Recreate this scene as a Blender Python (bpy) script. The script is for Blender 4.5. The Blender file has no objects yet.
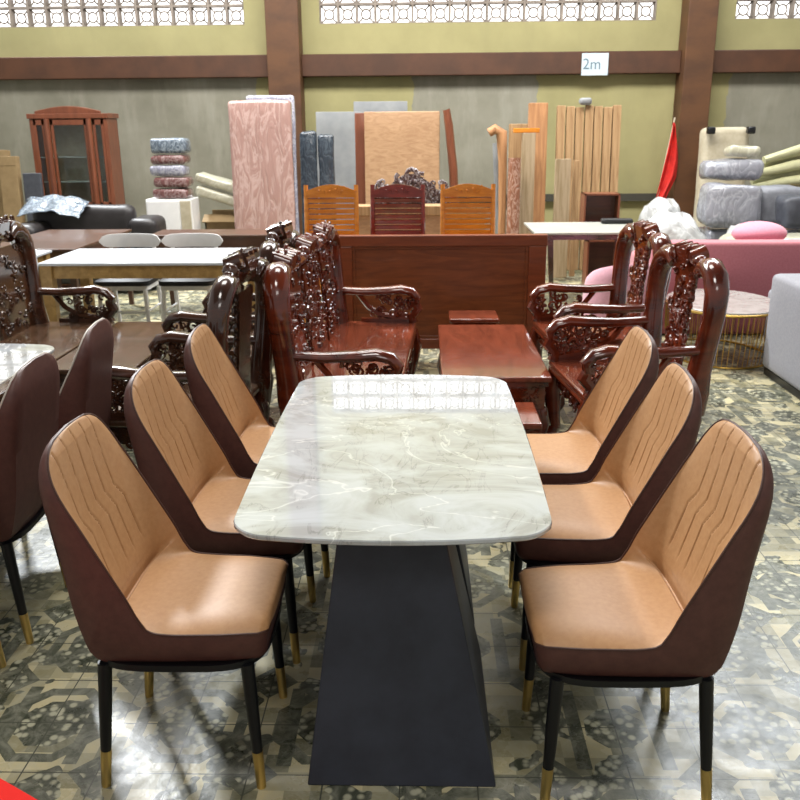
import bpy, bmesh, math, random
from mathutils import Vector, Matrix, noise as mnoise
PI = math.pi
scene = bpy.context.scene
COL = scene.collection
rnd = random.Random(7)

# ------------------------------------------------------------------ camera
F, TH, ROLL, H, YAW = 870.0, math.radians(17.4), math.radians(.47), 1.70, math.radians(1.5)
fw = Vector((-math.sin(YAW)*math.cos(TH), math.cos(YAW)*math.cos(TH), -math.sin(TH)))
r0 = Vector((math.cos(YAW), math.sin(YAW), 0)); u0 = r0.cross(fw)
rt = r0*math.cos(ROLL) - u0*math.sin(ROLL); up = r0*math.sin(ROLL) + u0*math.cos(ROLL)
cam_d = bpy.data.cameras.new('camera'); cam = bpy.data.objects.new('camera', cam_d); COL.objects.link(cam)
m = Matrix((rt, up, -fw)).transposed().to_4x4(); m.translation = (0, 0, H); cam.matrix_world = m
cam_d.sensor_width = 36; cam_d.lens = F/800*36; cam_d.clip_end = 200
cam_d.dof.use_dof = True; cam_d.dof.focus_distance = 2.6; cam_d.dof.aperture_fstop = 9
scene.camera = cam

# ------------------------------------------------------------------ materials
def lin(c):
    if isinstance(c, str): c = tuple(int(c[i:i+2], 16) for i in (0, 2, 4))
    return tuple(((v/255)/12.92 if v/255 <= .04045 else ((v/255+.055)/1.055)**2.4) for v in c) + (1,)
class NT:
    def __init__(s, name):
        s.m = bpy.data.materials.new(name); s.m.use_nodes = True; s.t = s.m.node_tree
        s.b = s.t.nodes['Principled BSDF']; s.k = 0
    def n(s, typ, **kw):
        n = s.t.nodes.new(typ)
        for k, v in kw.items():
            if k.startswith('i_'):
                n.inputs[int(k[2:])].default_value = v
            else: setattr(n, k, v)
        return n
    def l(s, a, b): s.t.links.new(a, b)
    def math(s, op, a, b=None, c=None):
        n = s.n('ShaderNodeMath', operation=op)
        for i, v in enumerate((a, b, c)):
            if v is None: continue
            if isinstance(v, (int, float)): n.inputs[i].default_value = v
            else: s.l(v, n.inputs[i])
        return n.outputs[0]
    def mix(s, f, a, b, mode='MIX'):
        n = s.n('ShaderNodeMix', data_type='RGBA', blend_type=mode)
        for i, v in ((0, f), (6, a), (7, b)):
            if isinstance(v, (int, float, tuple)): n.inputs[i].default_value = v
            else: s.l(v, n.inputs[i])
        return n.outputs[2]
    def ramp(s, f, stops, interp='LINEAR'):
        n = s.n('ShaderNodeValToRGB'); n.color_ramp.interpolation = interp
        e = n.color_ramp.elements
        while len(e) < len(stops): e.new(.5)
        for q, (p, c) in zip(e, stops): q.position = p; q.color = c
        s.l(f, n.inputs[0]); return n.outputs[0]
    def coord(s, scale=(1, 1, 1), rot=(0, 0, 0)):
        tc = s.n('ShaderNodeTexCoord'); mp = s.n('ShaderNodeMapping')
        mp.inputs['Scale'].default_value = scale; mp.inputs['Rotation'].default_value = rot
        s.l(tc.outputs['Object'], mp.inputs[0]); return mp.outputs[0]
    def noise(s, v, sc, det=3, rough=.55, dist=0):
        n = s.n('ShaderNodeTexNoise'); n.inputs['Scale'].default_value = sc; n.inputs['Detail'].default_value = det
        n.inputs['Roughness'].default_value = rough; n.inputs['Distortion'].default_value = dist
        s.l(v, n.inputs['Vector']); return n.outputs['Fac']
    def bump(s, h, strength=.3, dist=.01):
        n = s.n('ShaderNodeBump'); n.inputs['Strength'].default_value = strength; n.inputs['Distance'].default_value = dist
        s.l(h, n.inputs['Height']); s.l(n.outputs[0], s.b.inputs['Normal'])
    def set(s, **kw):
        for k, v in kw.items(): s.b.inputs[k.replace('_', ' ')].default_value = v
G_ = (lambda v: (v, v, v, 1))
def mat(name, c1, c2=None, rough=.5, scale=6, stretch=(1, 1, 1), bump=0, metal=0, coat=0, sheen=0, lo=.35, hi=.65, dist=0, bdist=.01, spec=None):
    t = NT(name); t.set(Roughness=rough, Metallic=metal, Coat_Weight=coat, Coat_Roughness=.06, Sheen_Weight=sheen)
    if spec is not None: t.b.inputs['Specular IOR Level'].default_value = spec
    v = t.coord(stretch); f = t.noise(v, scale, 4, .6, dist)
    c2 = c2 or c1
    t.l(t.ramp(f, [(lo, lin(c1)), (hi, lin(c2))]), t.b.inputs['Base Color'])
    if bump: t.bump(f, bump, bdist)
    return t.m
M = {}
M['tan'] = mat('tan_leather', 'c19366', 'b68659', .46, 60, bump=.06, bdist=.002, lo=.3, hi=.7)
M['shell'] = mat('brown_leather', '5e3a32', '53312b', .5, 40, bump=.05, bdist=.002)
M['thread'] = mat('brown_thread', '7a4c2a', rough=.6)  # stitching; its dark tone also stands in for shade in the quilt grooves
M['seam'] = mat('dark_piping', '4a2c22', rough=.5)
M['pipe_white'] = mat('pale_piping', 'cfc8bd', rough=.5)
M['black'] = mat('black_metal', '0c0d10', '101115', .33)
M['brass'] = mat('brass_cap', 'e8cd8c', 'dcbc74', .32, metal=1, scale=3)
M['pedestal'] = mat('black_pedestal', '343843', '2a2d37', .5, 9, bump=.04)
M['mahog'] = mat('mahogany_gloss', '702b13', '46170a', .17, 2.2, (1, 1, 3), coat=.8, dist=1.5)
M['mahog_flat'] = mat('mahogany_panel', '7e3a20', '642a16', .22, 3, (8, 1, 1), coat=.5, dist=1.0)
M['mahog_long'] = mat('mahogany_seat', '86402a', '68301e', .17, 3, (6, 1, 1), coat=.6, dist=.8)
M['darkwood'] = mat('dark_gloss_wood', '4a2a1c', '301a11', .17, 2.2, (1, 1, 3), coat=.8, dist=1.4)
M['darkcarve'] = mat('dark_carved_wood', '4a2c1a', '2c180e', .22, 9, coat=.5)
M['darkseat'] = mat('dark_seat_wood', '5c4232', '42301f', .2, 3, (5, 1, 1), coat=.4, dist=2.0)
M['board'] = mat('headboard_wood', '8a4a26', '6c361a', .35, 2.6, (.7, 1, 6), coat=.15, dist=1.6)
M['board_frame'] = mat('headboard_frame_wood', '8a4526', '74381e', .32, 3, (1, 1, 8), coat=.2, dist=.6)
M['amber'] = mat('amber_wood', 'd68a2a', 'bd701c', .25, 5, (1, 1, 5), coat=.5)
M['redslat'] = mat('red_slat_wood', '86281a', '641a10', .18, 5, (1, 1, 5), coat=.7)
M['yellowwood'] = mat('oak_wood', 'b8955a', '9a7844', .4, 3, (6, 1, 6), dist=.5)
M['whitetop'] = mat('white_laminate', 'cdd1d6', 'c4c8ce', .25, 4)
M['paletop'] = mat('pale_stone_top', 'b4b5ac', 'a8a9a0', .3, 5)
M['white'] = mat('white_paint', 'ececec', 'e4e4e4', .4)
M['blackseat'] = mat('black_cushion', '101012', '17171a', .55, 50, bump=.1)
M['cabwood'] = mat('cabinet_wood', '7c4730', '693a27', .35, 3, (6, 6, 1), coat=.2)
M['brownwood'] = mat('brown_table_wood', '583a28', '462c1e', .35, 3, (1, 6, 6), coat=.2)
M['plank'] = mat('raw_plank', 'b09068', '8c6c48', .65, 2.5, (14, 14, .8), dist=.8, bump=.1)
M['plank_grey'] = mat('weathered_plank', 'a8957a', '8b7859', .7, 2.5, (12, 12, .8), dist=.6, bump=.1)
M['plank_orange'] = mat('orange_plank', 'b5855a', '966a44', .6, 2.5, (12, 12, .8), dist=.6)
M['ply'] = mat('plywood_light', 'b2906e', '9c795a', .45, 4, (1, 1, 3), dist=2.5, bump=.05)
M['card'] = mat('cardboard', '97805c', '806a49', .75, 4, bump=.08)
M['greypanel'] = mat('grey_panel', '8c8f90', '7a7d80', .5, 3)
M['black_leather'] = mat('black_leather', '2e2b2c', '242122', .45, 8, bump=.1)
M['pink'] = mat('pink_fabric', 'b9707a', 'b0666f', .8, 60, sheen=.3)
M['pink_light'] = mat('pale_pink_fabric', 'dca6b4', 'd29ba9', .8, 60, sheen=.3)
M['pink_cushion'] = mat('bright_pink_fabric', 'dd8fa2', 'd38497', .8, 60, sheen=.3)
M['greysofa'] = mat('light_grey_fabric', '97979d', '8b8b92', .8, 80, bump=.1, bdist=.003)
M['gold'] = mat('gold_wire', 'c9a65a', 'b48f45', .3, metal=1)
M['beige'] = mat('beige_fabric', 'b9b09a', 'a99f88', .75, 12)
M['foam'] = mat('cream_foam', 'c2c19a', 'b2b18a', .6, 8)
M['greycloth'] = mat('grey_cloth', '83858c', '6f7178', .6, 10)
M['darkcloth'] = mat('dark_grey_cloth', '474a52', '383a42', .5, 10)
M['flag'] = mat('red_cloth', 'd3281f', 'b81d18', .7, 10)
M['redplastic'] = mat('red_plastic', 'd81f14', 'd01c12', .8, spec=.15)
M['paper'] = mat('paper_sign', 'c9d8e2', 'c0d0dc', .6)
M['ink'] = mat('ink', '5f7684', rough=.6)
M['shelf_glass'] = mat('pale_shelf', 'b8c4c2', rough=.1)
def plastic(name, c, c2, rough=.14, sc=7, bs=.9, trans=0):
    t = NT(name); t.set(Roughness=rough, Coat_Weight=.6)
    v = t.coord((3.2, 1, .8), (0, .7, 0)) if trans else t.coord((1, 1, .6)); f = t.noise(v, sc, 4, .55, 1.6)
    r = t.math('ABSOLUTE', t.math('SUBTRACT', f, .5))
    t.l(t.ramp(r, [(.0, lin(c2)), (.06, lin(c))]), t.b.inputs['Base Color'])
    t.bump(r, bs, .03); return t.m
M['wrap_pink'] = plastic('pink_board_in_wrap', 'a5837b', 'bda19a', .25, 2.6, .9, 1)  # paler second colour paints the film's diagonal highlight streaks
M['wrap_dark'] = plastic('dark_bundle_in_wrap', '2f3842', '46505a', .2, 9)
M['wrap_white'] = plastic('white_plastic_wrap', 'b4b5b5', 'd0d2d2', .25, 4)
M['wrap_grey'] = plastic('grey_plastic_wrap', '8b8c94', 'a5a7ae', .25, 6)
M['wrap_blue'] = plastic('blue_cushion_in_wrap', '5a6674', '97a3ae', .2, 12)
M['wrap_lilac'] = plastic('lilac_cushion_in_wrap', '8d8ea0', 'bcbdc8', .2, 12)
M['wrap_red'] = plastic('red_cushion_in_wrap', '6a4442', '9c8482', .2, 12)
M['wrap_brown'] = plastic('brown_roll_in_wrap', '8f5f48', 'bd9c8a', .2, 12)
M['wrap_beige'] = plastic('beige_in_wrap', 'b5b29c', 'cac8b5', .3, 5, .5)
M['wrap_carve'] = plastic('carving_in_wrap', '4c3a3c', 'a9a4a8', .2, 16)

def glass():
    t = NT('cabinet_glass'); t.set(Roughness=.03, IOR=1.45, Transmission_Weight=1.0)
    t.b.inputs['Base Color'].default_value = (.85, .9, .9, 1); return t.m
M['glass'] = glass()

def marble(name, base, dark, scale=1.0, rough=.07):
    t = NT(name); t.set(Roughness=rough, Coat_Weight=1.0, Coat_Roughness=.015, Coat_IOR=1.6)
    v = t.coord((scale, scale*1.5, scale), (0, 0, .5))
    big = t.noise(v, 2.6, 6, .6, 1.8)
    c = t.ramp(big, [(.38, lin(dark)), (.47, lin(tuple((a+b)/2 for a, b in zip(base, dark)))), (.6, lin(base))])
    f1 = t.noise(v, 1.7, 4, .55, 1.3)
    v1 = t.math('ABSOLUTE', t.math('SUBTRACT', f1, .5))
    c = t.mix(t.ramp(v1, [(0, G_(.6)), (.008, G_(0))]), c, lin('eef0ee'))
    f2 = t.noise(t.coord((scale*3, scale*.9, 1), (0, 0, -.35)), 3.4, 5, .6, 1.1)
    v2 = t.math('ABSOLUTE', t.math('SUBTRACT', f2, .47))
    msk = t.math('MULTIPLY', t.ramp(v2, [(0, G_(.55)), (.02, G_(0))]), t.ramp(big, [(.4, G_(1)), (.55, G_(0))]))
    c = t.mix(msk, c, lin(tuple(int(q*.72) for q in dark)))
    t.l(c, t.b.inputs['Base Color']); return t.m
M['marble'] = marble('grey_marble', (200, 205, 208), (170, 172, 170))
M['marble_gold'] = marble('coffee_marble', (214, 212, 206), (190, 186, 180), 2.0, .2)

def floor_mat():
    t = NT('patterned_cement_tiles'); T = .42
    tc = t.n('ShaderNodeTexCoord'); sp = t.n('ShaderNodeSeparateXYZ'); t.l(tc.outputs['Object'], sp.inputs[0])
    wob = t.noise(tc.outputs['Object'], 9, 2); wob = t.math('MULTIPLY', t.math('SUBTRACT', wob, .5), .03)
    def cell(o, period, off=0.): # signed distance from cell centre in units of period
        a = t.math('DIVIDE', t.math('ADD', o, off), period)
        return t.math('SUBTRACT', t.math('FRACT', a), .5), t.math('FLOOR', a)
    X, Yv = sp.outputs[0], sp.outputs[1]
    px, ix = cell(X, T, .06); py, iy = cell(Yv, T, .13)
    ax, ay = t.math('ABSOLUTE', px), t.math('ABSOLUTE', py)
    a = t.math('MAXIMUM', ax, ay); d = t.math('MULTIPLY', t.math('ADD', ax, ay), .72)
    o = t.math('ADD', t.math('MAXIMUM', a, d), wob)
    # second motif: small diamond flowers on the corners of the big octagons
    bx = t.math('SUBTRACT', .5, ax); by = t.math('SUBTRACT', .5, ay)
    dia = t.math('ADD', bx, by)
    # pebbles
    vor = t.n('ShaderNodeTexVoronoi'); vor.inputs['Scale'].default_value = 34; t.l(tc.outputs['Object'], vor.inputs['Vector'])
    peb = t.ramp(vor.outputs['Distance'], [(.28, lin('b9b79c')), (.5, lin('3c4032'))])
    # broken rectangular beige blocks
    qx, jx = cell(X, T/6.0, .02); qy, jy = cell(Yv, T/6.0, .05)
    wn = t.n('ShaderNodeTexWhiteNoise', noise_dimensions='2D'); cb = t.n('ShaderNodeCombineXYZ'); t.l(jx, cb.inputs[0]); t.l(jy, cb.inputs[1]); t.l(cb.outputs[0], wn.inputs[0])
    blk = t.ramp(wn.outputs['Value'], [(0, lin('7a775c')), (.22, lin('aea684')), (.5, lin('ccc198')), (.8, lin('968f6c'))], 'CONSTANT')
    dark = t.ramp(t.noise(tc.outputs['Object'], 20, 3), [(.35, lin('42463a')), (.65, lin('5c5e4d'))])
    wn2 = t.n('ShaderNodeTexWhiteNoise', noise_dimensions='2D'); cb2 = t.n('ShaderNodeCombineXYZ'); t.l(ix, cb2.inputs[0]); t.l(iy, cb2.inputs[1]); t.l(cb2.outputs[0], wn2.inputs[0])
    big = t.math('ADD', t.math('MULTIPLY', wn2.outputs['Value'], .08), .2)
    def step(v, edge):  # 1 when v < edge
        return t.math('LESS_THAN', v, edge)
    keep = t.math('GREATER_THAN', wn2.outputs['Value'], .3)
    base = t.mix(t.math('GREATER_THAN', t.noise(tc.outputs['Object'], 6.5, 2, .5), .56), blk, peb)
    c = t.mix(t.math('MULTIPLY', keep, step(o, .40)), base, dark)                      # dark octagon frame
    c = t.mix(t.math('MULTIPLY', keep, step(o, .315)), c, base)
    c = t.mix(step(o, big), c, peb)                          # pebbled middle
    c = t.mix(step(dia, .20), c, dark); c = t.mix(step(dia, .12), c, peb)
    # a dark bar running across every second cell, like the crossing bands of the pattern
    par = t.math('LESS_THAN', t.math('PINGPONG', t.math('ADD', ix, iy), 1), .5)
    bar = t.math('MULTIPLY', t.math('MULTIPLY', par, step(t.math('ABSOLUTE', t.math('SUBTRACT', ax, .28)), .05)), step(ay, .42))
    c = t.mix(bar, c, dark)
    # worn marbling
    w = t.noise(tc.outputs['Object'], 14, 6, .7, 1.2)
    c = t.mix(t.ramp(w, [(.42, G_(0)), (.7, G_(.5))]), c, lin('b9b8a5'))
    w2 = t.noise(tc.outputs['Object'], 2.1, 4, .6)
    c = t.mix(t.ramp(w2, [(.4, G_(0)), (.7, G_(.35))]), c, lin('57584a'))
    gx, _ = cell(X, T/2, .06); gy, _ = cell(Yv, T/2, .13)
    g = t.math('MAXIMUM', t.math('ABSOLUTE', gx), t.math('ABSOLUTE', gy))
    c = t.mix(t.math('GREATER_THAN', g, .490), c, lin('4a4b3f'))
    t.l(c, t.b.inputs['Base Color'])
    rr = t.noise(tc.outputs['Object'], 7, 5, .7)
    t.l(t.ramp(rr, [(.3, G_(.2)), (.7, G_(.42))]), t.b.inputs['Roughness'])
    h = t.math('ADD', t.math('MULTIPLY', w, .6), t.math('MULTIPLY', vor.outputs['Distance'], .25))
    t.bump(h, .22, .006); return t.m
M['floor'] = floor_mat()

def wall_mat():
    t = NT('painted_plaster_with_cement'); t.set(Roughness=.85)
    tc = t.n('ShaderNodeTexCoord'); sp = t.n('ShaderNodeSeparateXYZ'); t.l(tc.outputs['Object'], sp.inputs[0])
    n1 = t.noise(tc.outputs['Object'], 1.2, 5, .6); n2 = t.noise(tc.outputs['Object'], 5, 3)
    stre = t.noise(t.coord((2.2, 1, .5)), 1.6, 5, .65)
    c = t.ramp(n1, [(.3, lin('8e8960')), (.7, lin('a09a6e'))])
    c = t.mix(t.ramp(stre, [(.5, G_(0)), (.75, G_(.45))]), c, lin('8c8862'))
    xx = t.math('ADD', sp.outputs[0], t.math('MULTIPLY', t.math('SUBTRACT', n2, .5), .25))
    m1 = t.math('LESS_THAN', xx, -2.32)
    m2 = t.math('MULTIPLY', t.math('GREATER_THAN', xx, -.1), t.math('LESS_THAN', xx, 1.62))
    m3 = t.math('GREATER_THAN', xx, 4.28)
    z = t.math('ADD', sp.outputs[2], t.math('MULTIPLY', t.math('SUBTRACT', n2, .5), .1))
    mk = t.math('MULTIPLY', t.math('MAXIMUM', m1, t.math('MAXIMUM', m2, m3)), t.math('LESS_THAN', z, 2.5))
    cem = t.ramp(n1, [(.3, lin('757365')), (.7, lin('8f8d80'))])
    cem = t.mix(t.ramp(stre, [(.5, G_(0)), (.85, G_(.5))]), cem, lin('aeaca1'))
    t.l(t.mix(mk, c, cem), t.b.inputs['Base Color']); t.bump(n2, .2, .01); return t.m
M['wall'] = wall_mat()
M['beam'] = mat('beam_paint', '50301c', '422716', .6, 3, (1, 1, 1), bump=.05)
M['column'] = mat('column_wood_tone', '5c3b20', '4a2e19', .6, 2, (1, 1, 2), bump=.05)
M['grille'] = mat('grille_concrete', '8f857c', '756c64', .85, 8)
M['dirt'] = mat('dark_ledge', '3c3a32', rough=.8)
M['roof'] = mat('roof_sheet', '6d6f70', rough=.8)

# ------------------------------------------------------------------ mesh helpers
class MB:
    def __init__(s): s.bm = bmesh.new()
    def box(s, c, d, rot=None, taper=None):
        r = bmesh.ops.create_cube(s.bm, size=1)['verts']
        for v in r:
            if taper and v.co.z > 0: v.co.x *= taper; v.co.y *= taper
            v.co = Vector((v.co.x*d[0], v.co.y*d[1], v.co.z*d[2]))
            if rot: v.co = rot @ v.co
            v.co += Vector(c)
        return s
    def bb(s, x0, x1, y0, y1, z0, z1): return s.box(((x0+x1)/2, (y0+y1)/2, (z0+z1)/2), (x1-x0, y1-y0, z1-z0))
    def ring_loft(s, rings, cap=True, closed=True):
        vs = [[s.bm.verts.new(p) for p in r] for r in rings]; n = len(vs[0])
        for a, b in zip(vs, vs[1:]):
            for i in range(n if closed else n-1):
                j = (i+1) % n
                try: s.bm.faces.new((a[i], a[j], b[j], b[i]))
                except ValueError: pass
        if cap and closed:
            for r in (list(reversed(vs[0])), vs[-1]):
                try: s.bm.faces.new(r)
                except ValueError: pass
        return s
    def tube(s, pts, r, seg=8, flat=1.0, up=None):
        pts = [Vector(p) for p in pts]; n = len(pts)
        if not isinstance(r, (list, tuple)): r = [r]*n
        rings = []; prev = None
        for i, p in enumerate(pts):
            d = (pts[min(i+1, n-1)]-pts[max(i-1, 0)]).normalized()
            if prev is None:
                a = Vector(up) if up else (Vector((0, 0, 1)) if abs(d.z) < .9 else Vector((1, 0, 0)))
            else: a = prev
            a = (a - d*a.dot(d)).normalized(); prev = a; b = d.cross(a)
            rings.append([p + a*math.cos(2*PI*k/seg)*r[i]*flat + b*math.sin(2*PI*k/seg)*r[i] for k in range(seg)])
        return s.ring_loft(rings)
    def ball(s, c, r, sq=(1, 1, 1), seg=10):
        vs = bmesh.ops.create_uvsphere(s.bm, u_segments=seg, v_segments=max(5, seg*2//3), radius=1)['verts']
        for v in vs: v.co = Vector((v.co.x*r*sq[0], v.co.y*r*sq[1], v.co.z*r*sq[2])) + Vector(c)
        return s
    def curl(s, c, r, axis='x', a0=0., turns=1.2, th=.2, sgn=1):
        pts = []; rad = []
        N = 10
        for i in range(N):
            q = i/(N-1); a = a0 + sgn*turns*2*PI*q; rr = r*(1-.8*q)
            u, w = rr*math.cos(a), rr*math.sin(a)
            pts.append({'x': (c[0], c[1]+u, c[2]+w), 'y': (c[0]+u, c[1], c[2]+w), 'z': (c[0]+u, c[1]+w, c[2])}[axis]); rad.append(r*th*(1.1-.5*q))
        return s.tube(pts, rad, 6)
    def prism(s, outline, z0, z1, axis='z'):
        f = {'z': lambda a, b, c: (a, b, c), 'y': lambda a, b, c: (a, c, b), 'x': lambda a, b, c: (c, a, b)}[axis]
        return s.ring_loft([[f(a, b, z0) for a, b in outline], [f(a, b, z1) for a, b in outline]])
    def grid(s, fn, nu, nv, closed_v=False):
        vs = [[s.bm.verts.new(fn(i/(nu-1), j/(nv if closed_v else nv-1))) for j in range(nv)] for i in range(nu)]
        for i in range(nu-1):
            for j in range(nv if closed_v else nv-1):
                k = (j+1) % nv
                try: s.bm.faces.new((vs[i][j], vs[i][k], vs[i+1][k], vs[i+1][j]))
                except ValueError: pass
        return s
    def build(s, name, material, parent=None, smooth=True, bevel=0, sub=0, weld=False):
        if weld: bmesh.ops.remove_doubles(s.bm, verts=s.bm.verts, dist=.0004)
        bmesh.ops.recalc_face_normals(s.bm, faces=s.bm.faces)
        me = bpy.data.meshes.new(name); s.bm.to_mesh(me); s.bm.free()
        if smooth:
            for p in me.polygons: p.use_smooth = True
        me.materials.append(material if not isinstance(material, str) else M[material])
        o = bpy.data.objects.new(name, me); COL.objects.link(o)
        if parent: o.parent = parent
        if bevel:
            b = o.modifiers.new('bevel', 'BEVEL'); b.width = bevel; b.segments = 2; b.limit_method = 'ANGLE'; b.angle_limit = .6
        if sub:
            b = o.modifiers.new('sub', 'SUBSURF'); b.levels = sub; b.render_levels = sub
        if smooth and (bevel or not sub):
            try: me.set_sharp_from_angle(angle=.7)
            except Exception: pass
        return o
def tag(o, label=None, cat=None, group=None, kind=None):
    if label: o['label'] = label
    if cat: o['category'] = cat
    if group: o['group'] = group
    if kind: o['kind'] = kind
    return o
def empty(name, loc, rz=0, label=None, cat=None, group=None):
    o = bpy.data.objects.new(name, None); COL.objects.link(o); o.location = loc; o.rotation_euler = (0, 0, rz)
    o.empty_display_size = .1
    return tag(o, label, cat, group)
def copy_tree(o, parent=None):
    c = o.copy(); COL.objects.link(c)
    if parent: c.parent = parent
    for ch in list(o.children): copy_tree(ch, c)
    return c
def lerp_tab(tab, t):
    for (t0, a), (t1, b) in zip(tab, tab[1:]):
        if t <= t1:
            q = 0 if t1 == t0 else (t-t0)/(t1-t0); return tuple(x+(y-x)*q for x, y in zip(a, b))
    return tab[-1][1]
def smooth_tab(tab, t):     # Catmull-Rom through a table of (t, tuple)
    n = len(tab)
    for i in range(n-1):
        if t <= tab[i+1][0] or i == n-2:
            t0, t1 = tab[i][0], tab[i+1][0]; q = min(1, max(0, (t-t0)/(t1-t0)))
            p0, p1, p2, p3 = tab[max(i-1, 0)][1], tab[i][1], tab[i+1][1], tab[min(i+2, n-1)][1]
            return tuple(.5*((2*b)+(-a+c)*q+(2*a-5*b+4*c-d)*q*q+(-a+3*b-3*c+d)*q**3) for a, b, c, d in zip(p0, p1, p2, p3))
def rounded(x0, x1, y0, y1, r, n=6, bow=0.):
    out = []
    for cx, cy, a0 in ((x1-r, y1-r, 0), (x0+r, y1-r, PI/2), (x0+r, y0+r, PI), (x1-r, y0+r, 1.5*PI)):
        for i in range(n+1):
            a = a0+PI/2*i/n; out.append((cx+r*math.cos(a), cy+r*math.sin(a)))
    return out
def rock(mb, fn_amp, sc, seed=0):
    for v in mb.bm.verts:
        nrm = mnoise.noise_vector(v.co*sc+Vector((seed, seed*.7, 0))); v.co += nrm*fn_amp
    return mb

# ------------------------------------------------------------------ setting
def struct(o): o['kind'] = 'structure'; return o
struct(MB().bb(-11, 11, -4, 13.2, -.2, 0).build('floor', 'floor', smooth=False))
WZ = [(-9.0, -2.45), (-1.41, 3.21), (4.28, 9.0)]
ZB, ZT = 3.07, 4.09
w = MB()
w.bb(-11, 11, 13, 13.2, 0, ZB); w.bb(-11, 11, 13, 13.2, ZT, 7.2)
xs = [-11] + [v for p in WZ for v in p] + [11]
for a, b in zip(xs[::2], xs[1::2]): w.bb(a, b, 13, 13.2, ZB, ZT)
struct(w.build('wall_back', 'wall', smooth=False))
struct(MB().bb(-11, 11, -4, 13.2, 9.6, 9.8).build('ceiling', 'roof', smooth=False))
PX = .2555
for k, (a, b) in enumerate(WZ):
    g = MB(); n = int(round((b-a)/PX)); p = (b-a)/n
    for i in range(n+1): g.bb(a+i*p-.016, a+i*p+.016, 13.03, 13.15, ZB, ZT)
    for j in range(5): g.bb(a, b, 13.035, 13.145, ZB+j*PX-.016, ZB+j*PX+.016)
    for i in range(n):
        for j in range(4):
            cx, cz = a+(i+.5)*p, ZB+(j+.5)*PX
            pts = [(cx+.066*math.cos(2*PI*q/12), 13.09, cz+.066*math.sin(2*PI*q/12)) for q in range(13)]
            g.tube(pts, .011, 4)
            for s1 in (-1, 1):
                for s2 in (-1, 1):
                    g.tube([(cx+s1*.047, 13.09, cz+s2*.047), (cx+s1*.122, 13.09, cz+s2*.122)], .011, 4)
    o = struct(g.build('window_%d' % (k+1), 'grille', smooth=False))
struct(MB().bb(-2.10, -1.655, 12.62, 13, 0, 7.2).build('column_left', 'column', bevel=.01))
struct(MB().bb(3.54, 3.93, 12.62, 13, 0, 7.2).build('column_right', 'column', bevel=.01))
for nm, a, b in (('beam_left', -11, -2.10), ('beam_center', -1.655, 3.54), ('beam_right', 3.93, 11)):
    struct(MB().bb(a, b, 12.8, 13, 2.38, 2.67).build(nm, 'beam', bevel=.01))
struct(MB().bb(-1.655, 3.54, 12.9, 13, .66, .76).build('trim_1', 'dirt', smooth=False))
# paper sign reading 2m on the beam
sg = empty('paper_sign', (2.37, 12.79, 2.5), 0, 'white paper sheet reading 2m stuck on the brown beam', 'sign')
MB().bb(-.18, .18, -.004, .004, -.14, .145).build('sheet', 'paper', sg, smooth=False)
fc = bpy.data.curves.new('lettering', 'FONT'); fc.body = '2m'; fc.size = .2; fc.extrude = .001
ftmp = bpy.data.objects.new('lettering_curve', fc); COL.objects.link(ftmp); bpy.context.view_layer.update()
fme = bpy.data.meshes.new_from_object(ftmp.evaluated_get(bpy.context.evaluated_depsgraph_get())); bpy.data.objects.remove(ftmp)
fo = bpy.data.objects.new('lettering', fme); COL.objects.link(fo); fo.parent = sg
fo.location = (-.17, -.006, -.06); fo.rotation_euler = (PI/2, 0, 0); fme.materials.clear(); fme.materials.append(M['ink'])

# ------------------------------------------------------------------ upholstered dining chair (faces +x)
C_T = [(0, (.262, .468)), (.05, (.248, .488)), (.16, (.15, .497)), (.3, (0, .488)), (.40, (-.108, .489)), (.43, (-.138, .492)), (.445, (-.147, .502)), (.46, (-.152, .52)), (.5, (-.163, .56)), (.7, (-.212, .74)), (.88, (-.246, .893)), (1, (-.262, .968))]
E_T = [(0, (.255, .462)), (.05, (.246, .474)), (.16, (.14, .478)), (.3, (.02, .481)), (.36, (-.032, .489)), (.39, (-.050, .508)), (.42, (-.066, .538)), (.45, (-.080, .572)), (.5, (-.105, .622)), (.7, (-.184, .775)), (.8, (-.219, .84)), (.9, (-.248, .905)), (1, (-.268, .968))]
W_T = [(0, .13), (.02, .165), (.06, .198), (.16, .213), (.3, .22), (.45, .221), (.6, .217), (.75, .212), (.82, .208), (.87, .200), (.91, .186), (.94, .167), (.97, .133), (.988, .092), (.996, .055), (1, .0)]
B_T = [(0, (.245, .40)), (.05, (.235, .39)), (.16, (.14, .387)), (.3, (0, .387)), (.40, (-.12, .387)), (.45, (-.168, .389)), (.5, (-.200, .415)), (.6, (-.230, .53)), (.7, (-.250, .68)), (.88, (-.282, .875)), (1, (-.276, .968))]
def shell_pt(t, v, off=0.):
    c = smooth_tab(C_T, t); e = smooth_tab(E_T, t); wv = lerp_tab([(a, (b,)) for a, b in W_T], t)[0]
    g = abs(v)**4.5
    x = c[0]+(e[0]-c[0])*g; z = c[1]+(e[1]-c[1])*g
    return x, wv*v, z
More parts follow.
